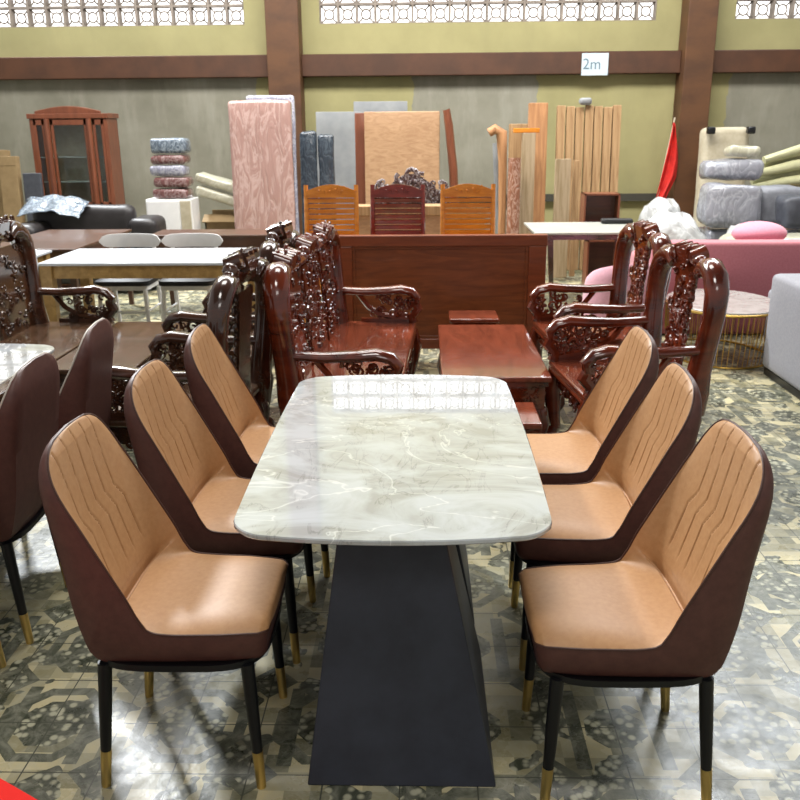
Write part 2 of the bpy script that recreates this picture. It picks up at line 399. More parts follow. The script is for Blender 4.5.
def pad_mesh(jog):
    mb = MB(); NU, NV = 190, 110
    lines = [(-.66, 1), (-.36, 1), (-.06, 1), (.24, 1), (.54, 1)]
    def tt(u): return 1-(1-u)**1.25
    def fn(u, q):
        t = tt(u); v = 2*q-1; v = math.copysign(1-(1-abs(v))**1.25, v)
        x, y, z = shell_pt(t, v)
        if t < .42: nx, nz = .0, 1.
        elif t > .5: nx, nz = .93, .36
        else:
            k = (t-.42)/.08; nx, nz = k*.93, 1-k*.64
        h = .010*(1-abs(v)**6)*min(1, (1-t)*14)*min(1, t*20+.1)
        # crease at the foot of the back
        h -= .020*math.exp(-((t-.437)/.008)**2)*(1-abs(v)**8)
        if t > .5:
            wv = max(.02, lerp_tab([(a, (b,)) for a, b in W_T], t)[0])
            s = jog*y/.205
            sh = 0 if t > .72 else (.16 if t < .66 else .16*(.72-t)/.06)
            wd = min(1, max(0, (t-.50)/.05))*min(1, max(0, (1-t)*20))
            dmin = 9
            for l, _ in lines:
                pos = l*(1.0 if t > .71 else 1.0)+sh-.04
                dmin = min(dmin, abs(s-pos))
            if abs(v) < .93: h -= .0045*math.exp(-(dmin/.010)**2)*wd
        elif .02 < t: pass
        return (x+nx*h, y, z+nz*h)
    mb.grid(fn, NU, NV)
    bmesh.ops.remove_doubles(mb.bm, verts=mb.bm.verts, dist=.0001)
    return mb
def stitch_mesh(jog):
    mb = MB()
    for l in (-.66, -.36, -.06, .24, .54):
        pts = []
        for i in range(60):
            t = .53+.445*i/59; t2 = t
            sh = 0 if t > .72 else (.16 if t < .66 else .16*(.72-t)/.06)
            y = jog*.205*(l+sh-.04); wv = lerp_tab([(a, (b,)) for a, b in W_T], t)[0]
            if abs(y) > wv*.92: continue
            v = y/wv; x, _, z = shell_pt(t, v); h = .010*(1-abs(v)**6)*min(1, (1-t)*14)-.0034*min(1, (1-t)*20)
            pts.append((x+.93*h, y, z+.36*h))
        if len(pts) > 3: mb.tube(pts, .0013, 5)
    return mb
def shell_mesh():
    mb = MB(); NU = 70
    def sec(u):
        t = u; wv = lerp_tab([(a, (b,)) for a, b in W_T], t)[0]
        e = smooth_tab(E_T, t); b = smooth_tab(B_T, t)
        wb = wv*.95 if t < .5 else wv*.97
        pts = []
        prof = [(1, 0, 1.), (1.012, .12, 1.), (1.02, .45, 1.), (1.0, .8, 1.), (.93, 1, .93), (.7, 1.03, .7), (.35, 1.05, .35), (0, 1.06, 0)]
        for a, k, _ in prof: pts.append((e[0]+(b[0]-e[0])*min(k, 1.06), a*(wv*(1-k)+wb*k if k <= 1 else wb), e[1]+(b[1]-e[1])*min(k, 1.06)))
        return pts + [(x, -y, z) for x, y, z in reversed(pts[:-1])]
    rings = [sec(i/(NU-1)) for i in range(NU)]
    mb.ring_loft(rings, cap=False, closed=False)
    # front face closing below the pad
    f = [mb.bm.verts.new(p) for p in rings[0]]
    mb.bm.faces.new(f)
    return mb
def piping_mesh():
    pts = []
    N = 60
    for i in range(N): t = i/(N-1); x, y, z = shell_pt(t, 1); pts.append((x, y, z+.001))
    pts = pts + [(x, -y, z) for x, y, z in reversed(pts[:-1])]
    return MB().tube(pts, .0032, 6)
def make_chair(jog, pipe='seam', legs=True):
    t = empty('dining_chair', (0, 0, 0))
    shell_mesh().build('shell', 'shell', t, weld=True)
    pd = pad_mesh(jog).build('cushion_pad', 'tan', t)
    stitch_mesh(jog).build('stitching', 'thread', pd)
    piping_mesh().build('piping', pipe, t)
    rim = MB(); N = 40; pts = [(.016+.222*math.copysign(abs(math.cos(a))**.55, math.cos(a)), (.211)*math.copysign(abs(math.sin(a))**.5, math.sin(a)), .379) for a in [2*PI*i/N for i in range(N)]]
    rim.ring_loft([[(x*1.0, y, z-.010) for x, y, z in pts], [(x*1.045, y*1.045, z-.004) for x, y, z in pts], [(x*1.045, y*1.045, z+.014) for x, y, z in pts], [(x, y, z+.012) for x, y, z in pts]])
    rim.build('seat_rim', 'black', t)
    for sx in (-1, 1):
        for sy in (-1, 1):
            a = Vector((.200 if sx > 0 else -.172, sy*.184, .380)); b = Vector((.218 if sx > 0 else -.205, sy*.195, 0))
            mid = a.lerp(b, .70)
            lg = MB().tube([a, a.lerp(b, .35), mid, b+Vector((0, 0, .001))], [.0185, .0175, .0145, .0115], 12).build('leg', 'black', t)
            MB().tube([mid, b+Vector((0, 0, .006)), b], [.0153, .0132, .0125], 12).build('leg_cap', 'brass', lg)
    return t
chL = make_chair(1); chR = make_chair(-1)
dL = ['tan and brown dining chair left of the marble table, nearest its near end', 'tan and brown dining chair left of the marble table, middle of three', 'tan and brown dining chair left of the marble table, at its far end']
for i, (x, y, rz) in enumerate([(-.652, 2.12, .0), (-.632, 2.70, -.02), (-.60, 3.27, .03)]):
    c = chL if i == 0 else copy_tree(chL)
    c.location = (x, y, 0); c.rotation_euler = (0, 0, rz); tag(c, dL[i], 'chair', 'dining chairs around the marble table')
dR = ['tan and brown dining chair right of the marble table, nearest its near end', 'tan and brown dining chair right of the marble table, middle of three', 'tan and brown dining chair right of the marble table, at its far end']
for i, (x, y, rz) in enumerate([(.538, 2.07, PI+.01), (.555, 2.66, PI-.03), (.565, 3.20, PI)]):
    c = chR if i == 0 else copy_tree(chR)
    c.location = (x, y, 0); c.rotation_euler = (0, 0, rz); tag(c, dR[i], 'chair', 'dining chairs around the marble table')
chW = make_chair(-1, 'pipe_white')
dW = ['brown dining chair with pale piping seen from behind, only its brass-tipped leg showing', 'brown dining chair with pale piping seen from behind, nearer of two at white table', 'brown dining chair with pale piping seen from behind, farther of two at white table']
for i, (x, y, rz) in enumerate([(-1.60, 2.27, PI), (-1.575, 2.79, PI+.04), (-1.565, 3.35, PI+.08)]):
    c = chW if i == 0 else copy_tree(chW)
    c.location = (x, y, 0); c.rotation_euler = (0, 0, rz); tag(c, dW[i], 'chair', 'dining chairs with pale piping seen from behind')

# ------------------------------------------------------------------ marble dining table
def boat(cx, cy, hw, hl, r=.10, bow=.02, bowl=.055, n=10):
    base = rounded(-hw, hw, -hl, hl, r, n); pts = []
    # densify the straight sides
    for i, p in enumerate(base):
        q = base[(i+1) % len(base)]; d = math.dist(p, q); k = max(1, int(d/.06))
        for j in range(k): pts.append((p[0]+(q[0]-p[0])*j/k, p[1]+(q[1]-p[1])*j/k))
    return [(cx+x+math.copysign(bow, x)*(1-(y/hl)**2)*min(1, abs(x)/hw)-math.copysign(0, x), cy+y+math.copysign(bowl, y)*(1-(x/hw)**2)*min(1, abs(y)/hl)) for x, y in pts]
def slab(mb, out, z0, z1, e=.004):
    cx = sum(p[0] for p in out)/len(out); cy = sum(p[1] for p in out)/len(out)
    def sc(o, d): return [(cx+(x-cx)*(1-d/math.hypot(x-cx, y-cy)), cy+(y-cy)*(1-d/math.hypot(x-cx, y-cy))) for x, y in o]
    rings = [[(x, y, z0) for x, y in sc(out, e)], [(x, y, z0+e) for x, y in out], [(x, y, z1-e) for x, y in out], [(x, y, z1) for x, y in sc(out, e)]]
    return mb.ring_loft(rings)
tb = empty('dining_table', (-.075, 2.63, 0), 0, 'dining table with grey marble top and flared black pedestal', 'table')
slab(MB(), boat(0, 0, .402, .695, .085, .012, .045), .738, .752, .003).build('table_top', 'marble', tb)
slab(MB(), boat(0, 0, .380, .66, .08, .012, .045), .722, .738, .003).build('underframe', 'black', tb)
def frust(x0, x1, y0, y1, X0, X1, Y0, Y1, z1):
    return MB().ring_loft([[(x0, y0, 0), (x1, y0, 0), (x1, y1, 0), (x0, y1, 0)], [(X0, Y0, z1), (X1, Y0, z1), (X1, Y1, z1), (X0, Y1, z1)]])
frust(-.235, .275, -.70, -.06, -.142, .126, -.52, -.24, .722).build('pedestal', 'pedestal', tb, smooth=False, bevel=.004)
frust(-.225, .265, .10, .66, -.135, .120, .24, .50, .722).build('pedestal', 'pedestal', tb, smooth=False, bevel=.004)

# table on the far left with the same stone top
tb2 = empty('dining_table', (-2.06, 3.17, 0), 0, 'white stone dining table at left edge, brown chairs pushed up to it', 'table')
slab(MB(), boat(0, 0, .39, .70, .085, .012, .045), .738, .752, .003).build('table_top', 'marble', tb2)
frust(-.2, .2, -.5, .5, -.15, .15, -.4, .4, .738).build('pedestal', 'pedestal', tb2, smooth=False, bevel=.004)

# red thing in the corner
rb = empty('plastic_table', (-.963, 1.113, 0), .0, 'bright red plastic table, only its corner showing at bottom left', 'table')
rb.rotation_euler = (0, 0, -.518)
tp = MB(); slab(tp, rounded(-.33, .33, -.33, .33, .03), .43, .455, .004); tp.build('table_top', 'redplastic', rb)
for sx in (-1, 1):
    for sy in (-1, 1): MB().tube([(sx*.27, sy*.27, .43), (sx*.30, sy*.30, 0)], [.03, .022], 8).build('leg', 'redplastic', rb)

# ------------------------------------------------------------------ carved hardwood furniture (faces +x)
def carving(mb, x, y0, y1, z0, z1, n, r=.035, th=.25, depth=.02, seed=1, axis='x', ball=.3):
    q = random.Random(seed)
    for i in range(n):
        u, v = q.uniform(y0, y1), q.uniform(z0, z1); rr = r*q.uniform(.6, 1.25)
        c = (x+q.uniform(-depth, depth), u, v) if axis == 'x' else (u, x+q.uniform(-depth, depth), v)
        if q.random() < ball: mb.ball(c, rr*.42, (1, 1.2, .9), 8)
        else: mb.curl(c, rr, axis, q.uniform(0, 6.28), q.uniform(.7, 1.3), th, q.choice((-1, 1)))
    return mb
def carved_seat(name, length, wood, carve, seatm, depth=.56, hb=1.12, sections=1, seed=3, postr=.05, cu=.03):
    """seat with goose-neck posts; length along y, faces +x; seat front at +depth/2"""
    t = empty(name, (0, 0, 0)); hl = length/2; xf, xb = depth/2, -depth/2
    # seat
    MB().bb(xb, xf, -hl-.02, hl+.02, .415, .45).build('seat', seatm, t, bevel=.01)
    ap = MB().bb(xb+.02, xf-.02, -hl, hl, .33, .415)
    ap.tube([(xf-.01, -hl, .40), (xf-.01, hl, .40)], .014, 8)
    carving(ap, xf-.018, -hl+.05, hl-.05, .32, .40, int(26*length), .035, .25, .006, seed)
    carving(ap, -hl, xb+.05, xf-.05, .32, .40, 14, .035, .25, .004, seed+1, 'y')
    carving(ap, hl, xb+.05, xf-.05, .32, .40, 14, .035, .25, .004, seed+2, 'y')
    ap.build('apron', carve, t)
    for sx in (xb+.05, xf-.04):
        for sy in (-hl+.03, hl-.03):
            o = 1 if sx > 0 else -1
            MB().tube([(sx, sy, .40), (sx+o*.025, sy, .30), (sx+o*.01, sy, .15), (sx-o*.005, sy, .07), (sx+o*.03, sy, .03), (sx+o*.04, sy, .0)], [.05, .055, .038, .03, .038, .03], 10).build('leg', wood, t)
    # back posts
    def bx(z): return xb+.02-.055*(z-.45)/.65
    for s in (-1, 1):
        path = [(.34, hl-.01), (.44, hl-.01), (.55, hl-.02), (.70, hl+.01), (.84, hl+.03), (.94, hl+.02), (1.01, hl-.02), (1.045, hl-.08), (1.045, hl-.14), (1.01, hl-.19)]
        rr = [.066, .070, .064, .058, .058, .062, .066, .064, .056, .044]
        MB().tube([(bx(z), s*y, z*hb/1.12) for z, y in path], [r*.82*postr/.05 for r in rr], 14, up=(1, 0, 0), flat=1.12).build('back_post', wood, t)
    # crest
    cr = MB(); ncl = sections; hb0 = hb; hb = hb+cu
    for k in range(ncl):
        cy = 0 if ncl == 1 else (-hl+.28)+(2*hl-.56)*k/(ncl-1)
        x0 = bx(1.05)
        cr.box((x0, cy, hb-.075), (.085, .13, .085), Matrix.Rotation(.25, 3, 'Y'))
        for j in range(3): cr.tube([(x0-.045, cy-.07+.07*j-.02, hb-.03), (x0+.05, cy-.07+.07*j-.02, hb-.045)], .012, 6)
        for s in (-1, 1):
            cr.tube([(x0-.03, cy+s*.11, hb-.05), (x0+.045, cy+s*.115, hb-.075)], [.038, .035], 10)
            cr.ball((x0+.01, cy+s*.155, hb-.09), .04, (1, 1, .9)); cr.ball((x0+.01, cy+s*.19, hb-.115), .03)
        carving(cr, x0+.01, cy-.15, cy+.15, hb-.16, hb-.03, 26, .03, .3, .03, seed+5+k)
        cr.box((x0, cy, hb-.13), (.04, .30, .06))
    if ncl > 1: cr.tube([(bx(1.0), -hl+.1, hb-.12), (bx(1.0), hl-.1, hb-.12)], .03, 8)
    hb = hb0
    cr.build('crest', wood, t)
    # carved splats
    for k in range(sections):
        cy = 0 if sections == 1 else (-hl+.28)+(2*hl-.56)*k/(sections-1)
        sp = MB(); hw = .115 if sections == 1 else .27
        for j in range(8):
            z0, z1 = .45+j*.0675, .45+(j+1)*.0675; zc = (z0+z1)/2
            sp.box((bx(zc), cy, zc), (.026, 2*hw*(1-.22*math.sin(PI*(j+.5)/8)), .072), Matrix.Rotation(-.08, 3, 'Y'))
        for j in range(12):
            z = .5+j*.042
            carving(sp, bx(z)+.014, cy-hw, cy+hw, z-.02, z+.02, 5, .03, .28, .005, seed*31+j+k*40)
            for s in (-1, 1): sp.curl((bx(z), cy+s*hw*(1-.2*math.sin(PI*j/12)), z), .026, 'x', j*1.3, .9, .3, s)
        sp.build('back_splat', carve, t)
    # arms
    for s in (-1, 1):
        y = s*(hl-.0)
        ar = MB().tube([(bx(.65), y, .665), (-.08, y, .655), (.08, y, .662), (xf-.10, y, .672), (xf-.03, y, .655), (xf+.005, y, .615), (xf-.005, y, .575), (xf-.035, y, .56)],
                       [.036, .04, .043, .045, .045, .042, .034, .022], 12, flat=.7).build('armrest', wood, t)
        pn = MB()
        pn.tube([(xf-.02, y, .60), (xf+.01, y, .54), (xf-.03, y, .49), (xf-.02, y, .45)], [.03, .035, .03, .035], 8)
        carving(pn, y, -.02, xf-.03, .47, .63, 34, .035, .27, .008, seed+17, 'y')
        pn.tube([(-.12, y, .64), (-.05, y, .55), (.03, y, .50), (xf-.05, y, .47)], .018, 6)
        pn.bb(-.1, xf-.02, y-.012, y+.012, .445, .475)
        pn.build('arm_panel', carve, t)
    return t
# mahogany set
rs = carved_seat('carved_sofa', 1.75, 'mahog', 'mahog', 'mahog_long', .54, 1.12, 3, 3, .055)
rs.location = (-.345, 4.88, 0); rs.rotation_euler = (0, 0, -.045); tag(rs, 'carved mahogany sofa facing the low red coffee table', 'sofa')
ac = carved_seat('carved_armchair', .69, 'mahog', 'mahog', 'mahog_long', .58, 1.12, 1, 11)
ac.location = (1.04, 4.42, 0); ac.rotation_euler = (0, 0, PI+.11); tag(ac, 'carved mahogany armchair right of the coffee table, nearer of the two', 'armchair', 'mahogany armchairs')
ac2 = copy_tree(ac); ac2.location = (1.07, 5.47, 0); ac2.rotation_euler = (0, 0, PI+.09); tag(ac2, 'carved mahogany armchair right of the coffee table, farther, beside the headboard', 'armchair', 'mahogany armchairs')
# dark set
da = carved_seat('carved_armchair', .69, 'darkwood', 'darkcarve', 'darkseat', .58, 1.13, 1, 23, .044, .06)
da.location = (-1.14, 4.02, 0); da.rotation_euler = (0, 0, PI-.10); tag(da, 'dark carved wooden armchair back to back with mahogany sofa, nearer one', 'armchair', 'dark carved armchairs')
da2 = copy_tree(da); da2.location = (-1.15, 5.22, 0); tag(da2, 'dark carved wooden armchair back to back with mahogany sofa, farther one', 'armchair', 'dark carved armchairs')
db = carved_seat('carved_bench', 1.85, 'darkwood', 'darkcarve', 'darkseat', .54, 1.16, 3, 37, .06)
db.location = (-2.37, 4.85, 0); tag(db, 'long dark carved wooden bench with openwork back, at left edge', 'bench')

def low_table(name, x0, x1, y0, y1, z, wood, top, label, seed):
    t = empty(name, ((x0+x1)/2, (y0+y1)/2, 0), 0, label, 'table'); hx, hy = (x1-x0)/2, (y1-y0)/2
    MB().bb(-hx, hx, -hy, hy, z-.03, z).build('table_top', top, t, bevel=.008)
    a = MB().bb(-hx+.03, hx-.03, -hy+.03, hy-.03, z-.20, z-.03)
    a.bb(-hx+.015, hx-.015, -hy+.015, hy-.015, z-.055, z-.03)
    a.bb(-hx+.015, hx-.015, -hy+.015, hy-.015, z-.215, z-.195)
    carving(a, -hy+.028, -hx+.06, hx-.06, z-.17, z-.07, 40, .03, .25, .004, seed, 'y')
    carving(a, hx-.028, -hy+.06, hy-.06, z-.17, z-.07, 60, .03, .25, .004, seed+1, 'x')
    a.build('apron', wood, t)
    for sx in (-1, 1):
        for sy in (-1, 1):
            MB().tube([(sx*(hx-.06), sy*(hy-.06), z-.2), (sx*(hx-.04), sy*(hy-.04), z*.4), (sx*(hx-.06), sy*(hy-.06), .05), (sx*(hx-.03), sy*(hy-.03), 0)], [.055, .045, .032, .038], 10).build('leg', wood, t)
    MB().bb(-hx+.06, hx-.06, -hy+.06, hy-.06, .10, .12).build('lower_shelf', wood, t, bevel=.004)
    return t
low_table('coffee_table', .105, .68, 4.38, 5.66, .45, 'mahog', 'mahog_long', 'low mahogany coffee table with plain reflective top between sofa and armchairs', 5)
low_table('coffee_table', -2.07, -1.57, 4.52, 5.76, .455, 'darkcarve', 'darkseat', 'dark wooden coffee table in front of the dark carved bench', 8)
def stool(x, y, hx, hy, z, wood, top, label, seed):
    t = empty('carved_stool', (x, y, 0), 0, label, 'stool')
    MB().bb(-hx, hx, -hy, hy, z-.03, z).build('seat', top, t, bevel=.008)
    a = MB().bb(-hx+.02, hx-.02, -hy+.02, hy-.02, z-.12, z-.03); carving(a, -hy+.018, -hx+.03, hx-.03, z-.11, z-.04, 16, .025, .25, .003, seed, 'y'); a.build('apron', wood, t)
    for sx in (-1, 1):
        for sy in (-1, 1): MB().tube([(sx*(hx-.05), sy*(hy-.05), z-.1), (sx*(hx-.03), sy*(hy-.03), z*.5), (sx*(hx-.04), sy*(hy-.04), 0)], [.035, .03, .024], 8).build('leg', wood, t)
    return t
stool(.40, 4.10, .175, .175, .35, 'mahog', 'mahog_long', 'small mahogany stool in front of the low coffee table', 51)
stool(.36, 5.98, .17, .15, .45, 'mahog', 'mahog_long', 'small mahogany stool between the low coffee table and headboard', 53)
stool(-1.83, 4.18, .16, .16, .33, 'darkcarve', 'darkseat', 'small dark wooden stool behind the brown chair backs', 52)

# ------------------------------------------------------------------ bed headboard
hb = empty('bed_headboard', (.155, 6.42, 0), 0, 'large brown framed wooden headboard panel standing behind the coffee table', 'headboard')
MB().bb(-.70, .70, -.005, .02, .16, .88).build('panel', 'board', hb, smooth=False)
fr = MB().bb(-.76, .76, -.035, .035, .87, .95).bb(-.755, -.665, -.03, .03, .0, .87).bb(.625, .755, -.03, .03, 0, .87).bb(-.665, .625, -.03, .03, .10, .18)
fr.build('frame', 'board_frame', hb, smooth=False, bevel=.006)
MB().bb(-.665, -.645, -.018, .0, .18, .87).bb(.605, .625, -.018, 0, .18, .87).bb(-.645, .605, -.018, 0, .85, .87).bb(-.645, .605, -.018, 0, .18, .20).build('inner_moulding', 'board', hb, smooth=False, bevel=.003)

# ------------------------------------------------------------------ slat-back chairs behind the headboard
def slat_chair(wood):
    t = empty('slat_back_chair', (0, 0, 0)); hw = .215
    for s in (-1, 1):
        MB().tube([(s*hw, .0, 0), (s*hw, .0, .45), (s*hw, .05, 1.0), (s*hw, .07, 1.235)], [.02, .022, .02, .018], 8).build('back_post', wood, t)
        MB().tube([(s*hw, -.42, 0), (s*hw, -.42, .44)], [.018, .022], 8).build('leg', wood, t)
    out = [(-hw, 1.13)]+[(-hw+2*hw*i/12, 1.185+.055*math.sin(PI*i/12)) for i in range(13)]+[(hw, 1.13)]
    c = MB().prism(out, .045, .075, 'y'); carving(c, .045, -.11, .11, 1.165, 1.215, 14, .02, .3, .002, 9, 'y'); c.build('crest_rail', wood, t)
    s = MB()
    for i in range(13):
        z = 1.105-i*.045; s.box((0, .035+(z-.5)*.05, z), (2*hw, .018, .034), Matrix.Rotation(.35, 3, 'X'))
    s.build('back_slats', wood, t)
    MB().bb(-.23, .23, -.45, .02, .43, .46).build('seat', wood, t, bevel=.006)
    MB().bb(-.20, .20, -.42, -.40, .36, .43).bb(-.20, .20, -.02, 0, .36, .43).bb(-.21, -.19, -.42, 0, .36, .43).bb(.19, .21, -.42, 0, .36, .43).build('seat_frame', wood, t)
    return t
s1 = slat_chair('amber'); s2 = slat_chair('redslat'); s3 = copy_tree(s1)
for c, x, l in ((s1, -.775, 'amber slat-back wooden chair left of the dark red one'), (s2, -.205, 'dark red glossy slat-back wooden chair between two amber ones'), (s3, .395, 'amber slat-back wooden chair right of the dark red one')):
    c.location = (x, 7.55, 0); c.rotation_euler = (0, 0, 0); tag(c, l, 'chair', 'slat-back chairs behind the headboard')

# ------------------------------------------------------------------ white tables and chairs on the left
def leg_table(name, cx, cy, hx, hy, z, top, wood, label, legr=.035, splay=0., apron=.08, inset=.055):
    t = empty(name, (cx, cy, 0), 0, label, 'table')
    MB().bb(-hx, hx, -hy, hy, z-.022, z).build('table_top', top, t, bevel=.005)
    if apron: MB().bb(-hx+.05, hx-.05, -hy+.04, -hy+.06, z-.022-apron, z-.022).bb(-hx+.05, hx-.05, hy-.06, hy-.04, z-.022-apron, z-.022).bb(-hx+.04, -hx+.06, -hy+.05, hy-.05, z-.022-apron, z-.022).bb(hx-.06, hx-.04, -hy+.05, hy-.05, z-.022-apron, z-.022).build('apron', wood, t)
    for sx in (-1, 1):
        for sy in (-1, 1):
            a = (sx*(hx-inset-splay), sy*(hy-.055-splay), z-.022); b = (sx*(hx-inset), sy*(hy-.055), 0)
            MB().ring_loft([[(a[0]+u*legr, a[1]+v*legr, a[2]) for u, v in ((-1, -1), (1, -1), (1, 1), (-1, 1))], [(b[0]+u*legr*.7, b[1]+v*legr*.7, 0) for u, v in ((-1, -1), (1, -1), (1, 1), (-1, 1))]]).build('leg', wood, t, smooth=False, bevel=.004)
    return t
leg_table('dining_table', -2.12, 6.87, .76, .42, .75, 'whitetop', 'yellowwood', 'white topped oak dining table, long apron facing the camera', .045, 0, .10)
leg_table('dining_table', -3.62, 6.75, .55, .45, .75, 'whitetop', 'yellowwood', 'white topped oak table partly hidden behind the carved bench back', .04, 0, .08)
leg_table('brown_table', -3.32, 8.0, .42, .75, .75, 'brownwood', 'brownwood', 'brown wooden table in front of the black sofa', .03, 0, .12)
leg_table('brown_table', -1.95, 8.45, .62, .25, .75, 'brownwood', 'brownwood', 'dark brown wooden table behind the two white chairs', .03, 0, .12)
def white_chair():
    t = empty('white_chair', (0, 0, 0))
    def bk(u, v):
        a = (u-.5)*2; hw = .27*(1-.0*abs(a)); z0 = .715+.05*abs(a)**3+.0; z1 = .818-.03*abs(a)**4
        z = z0+(z1-z0)*v; return (a*hw, .20-.07*a*a, z)
    b = MB(); nu = 18
    rings = []
    for i in range(nu+1):
        a = -1+2*i/nu; k = (1-abs(a)**7)**.5 if abs(a) < 1 else .05; k = max(k, .12)
        x = a*.27; y = .20-.08*a*a; zc = .765; h = .058*k
        rings.append([(x, y-.008, zc-h), (x, y-.010, zc), (x, y-.008, zc+h), (x, y+.008, zc+h), (x, y+.008, zc-h)])
    b.ring_loft(rings); b.build('backrest', 'white', t)
    s = MB().grid(lambda u, v: (.235*(2*u-1)*(1-.12*(2*v-1)**2), -.02+.22*(2*v-1)*(1-.15*(2*u-1)**2), .465+.035*(1-(2*u-1)**4)*(1-(2*v-1)**4)), 13, 13)
    s.ring_loft([[(x*.235, -.02+y*.22, z) for x, y in rounded(-1, 1, -1, 1, .3)] for z in (.43, .468)]); s.build('seat_cushion', 'blackseat', t)
    MB().ring_loft([[(x*.225, -.02+y*.21, z) for x, y in rounded(-1, 1, -1, 1, .3)] for z in (.39, .43)]).build('seat_frame', 'white', t)
    for sx in (-1, 1):
        MB().tube([(sx*.20, .24, 0), (sx*.20, .17, .42), (sx*.19, .18, .74)], [.018, .02, .017], 8).build('leg', 'white', t)
        MB().tube([(sx*.21, -.22, 0), (sx*.195, -.19, .42)], [.016, .02], 8).build('leg', 'white', t)
    MB().tube([(-.2, -.21, .2), (.2, -.21, .2)], .01, 6).tube([(-.2, -.21, .2), (-.2, .21, .2)], .01, 6).tube([(.2, -.21, .2), (.2, .21, .2)], .01, 6).build('stretcher', 'white', t)
    return t
wc = white_chair(); wc2 = copy_tree(wc)
for c, x, l in ((wc, -2.56, 'white chair with black cushion at far side of oak table, left'), (wc2, -2.01, 'white chair with black cushion at far side of oak table, right')):
    c.location = (x, 7.52, 0); tag(c, l, 'chair', 'white chairs with black cushions')
bc = copy_tree(wc); bc.location = (-3.15, 5.90, 0); bc.rotation_euler = (0, 0, PI*.9); bc.name = 'dining_chair'
for ch in bc.children:
    ch.data = ch.data.copy(); ch.data.materials[0] = M['white'] if ch.name.startswith('seat_cushion') else M['darkwood']
tag(bc, 'dark framed chair with white seat behind the carved bench', 'chair')

# ------------------------------------------------------------------ goods along the back wall, left
def soft_box(x0, x1, y0, y1, z0, z1, amp=.02, sc=5, seed=0, r=.05, n=9):
    mb = MB(); rad = min(r, (x1-x0)/2.2, (y1-y0)/2.2, (z1-z0)/2.2)
    bmesh.ops.create_cube(mb.bm, size=1)
    for v in mb.bm.verts: v.co = Vector(((x0+x1)/2+v.co.x*(x1-x0), (y0+y1)/2+v.co.y*(y1-y0), (z0+z1)/2+v.co.z*(z1-z0)))
    bmesh.ops.bevel(mb.bm, geom=mb.bm.edges[:], offset=rad, segments=3, affect='EDGES', profile=.5)
    for _ in range(3):
        L = [e for e in mb.bm.edges if e.calc_length() > .12]
        if L: bmesh.ops.subdivide_edges(mb.bm, edges=L, cuts=1, use_grid_fill=True)
    if amp: rock(mb, amp, sc, seed)
    return mb
gc = empty('glass_cabinet', (-4.50, 11.72, 0), 0, 'tall red-brown display cabinet with glass doors against the grey wall', 'cabinet')
b = MB().bb(-.50, .50, -.20, .20, 0, .70).bb(-.53, .53, -.23, .2, .66, .72).bb(-.52, .52, -.22, .22, 1.84, 1.90)
b.bb(-.50, .50, .18, .2, .72, 1.84).bb(-.50, -.45, -.2, .2, .72, 1.84).bb(.45, .50, -.2, .2, .72, 1.84)
b.prism([(-.42, 1.90)]+[(-.42+.84*i/10, 1.93+.06*math.sin(PI*i/10)) for i in range(11)]+[(.42, 1.90)], -.2, -.15, 'y')
b.build('body', 'cabwood', gc, smooth=False, bevel=.006)
MB().bb(-.45, .45, .165, .178, .73, 1.83).build('back_panel', 'beige', gc, smooth=False)
for x in (-.27, .27): MB().tube([(x, -.215, .72), (x, -.215, 1.84)], .035, 8).build('pillar', 'cabwood', gc)
for x0, x1 in ((-.45, -.31), (-.23, .23), (.31, .45)):
    d = MB().bb(x0, x0+.035, -.205, -.18, .73, 1.83).bb(x1-.035, x1, -.205, -.18, .73, 1.83).bb(x0, x1, -.205, -.18, .73, .80).bb(x0, x1, -.205, -.18, 1.76, 1.83).build('door', 'cabwood', gc, smooth=False, bevel=.004)
    MB().bb(x0+.03, x1-.03, -.195, -.190, .79, 1.77).build('pane', 'glass', d, smooth=False)
for z in (1.05, 1.36): MB().bb(-.44, .44, -.16, .16, z, z+.012).build('shelf', 'shelf_glass', gc, smooth=False)
for x0, x1 in ((-.45, -.16), (-.14, .14), (.16, .45)):
    d = MB().bb(x0, x1, -.22, -.2, .42, .62).build('drawer', 'cabwood', gc, smooth=False, bevel=.006)
    MB().ball(((x0+x1)/2, -.235, .52), .018).build('knob', 'brass', d)
for i, (x, y, h, w_, ang, l) in enumerate([(-5.27, 10.95, 1.47, .30, .10, 'tallest flat brown carton leaning at the left edge'), (-5.02, 10.75, 1.40, .22, .08, 'narrow brown carton leaning between taller carton and grey board'), ]):
    o = MB().bb(-w_/2, w_/2, -.05, .05, 0, h).bb(-w_/2+.01, w_/2-.01, -.055, .0, h*.92, h*.925).build('cardboard_carton', 'card', smooth=False, bevel=.01)
    o.location = (x, y, .005); o.rotation_euler = (-ang, 0, 0); tag(o, l, 'carton', 'flat cartons at the left edge')
o = MB().bb(-.11, .11, -.03, .03, 0, 1.2).build('grey_board', 'greypanel', smooth=False, bevel=.01); o.location = (-4.74, 10.75, .005); o.rotation_euler = (-.06, 0, 0); o.data.materials[0] = M['darkcloth']
tag(o, 'dark grey board standing beside the brown cartons', 'board')
bs = empty('black_sofa', (-3.62, 9.6, 0), 0, 'low black leather sofa with plastic film over its left arm', 'sofa')
soft_box(-.72, .42, .12, .36, .02, .90, .015, 4, 1, .09).build('backrest', 'black_leather', bs)
soft_box(-.72, .72, -.35, .12, .1, .42, .01, 4, 2, .07).build('seat', 'black_leather', bs)
soft_box(.42, .74, -.1, .36, .02, .78, .01, 4, 3, .08).build('arm', 'black_leather', bs)
soft_box(-.80, -.5, -.35, .36, .02, .74, .01, 4, 3, .08).build('arm', 'black_leather', bs)
pf = MB().grid(lambda u, v: (-.78+.72*u, .02+.36*v-.1*u, .80+.16*v-.04*u+.06*math.sin(3*u)), 24, 16); rock(pf, .03, 9, 4)
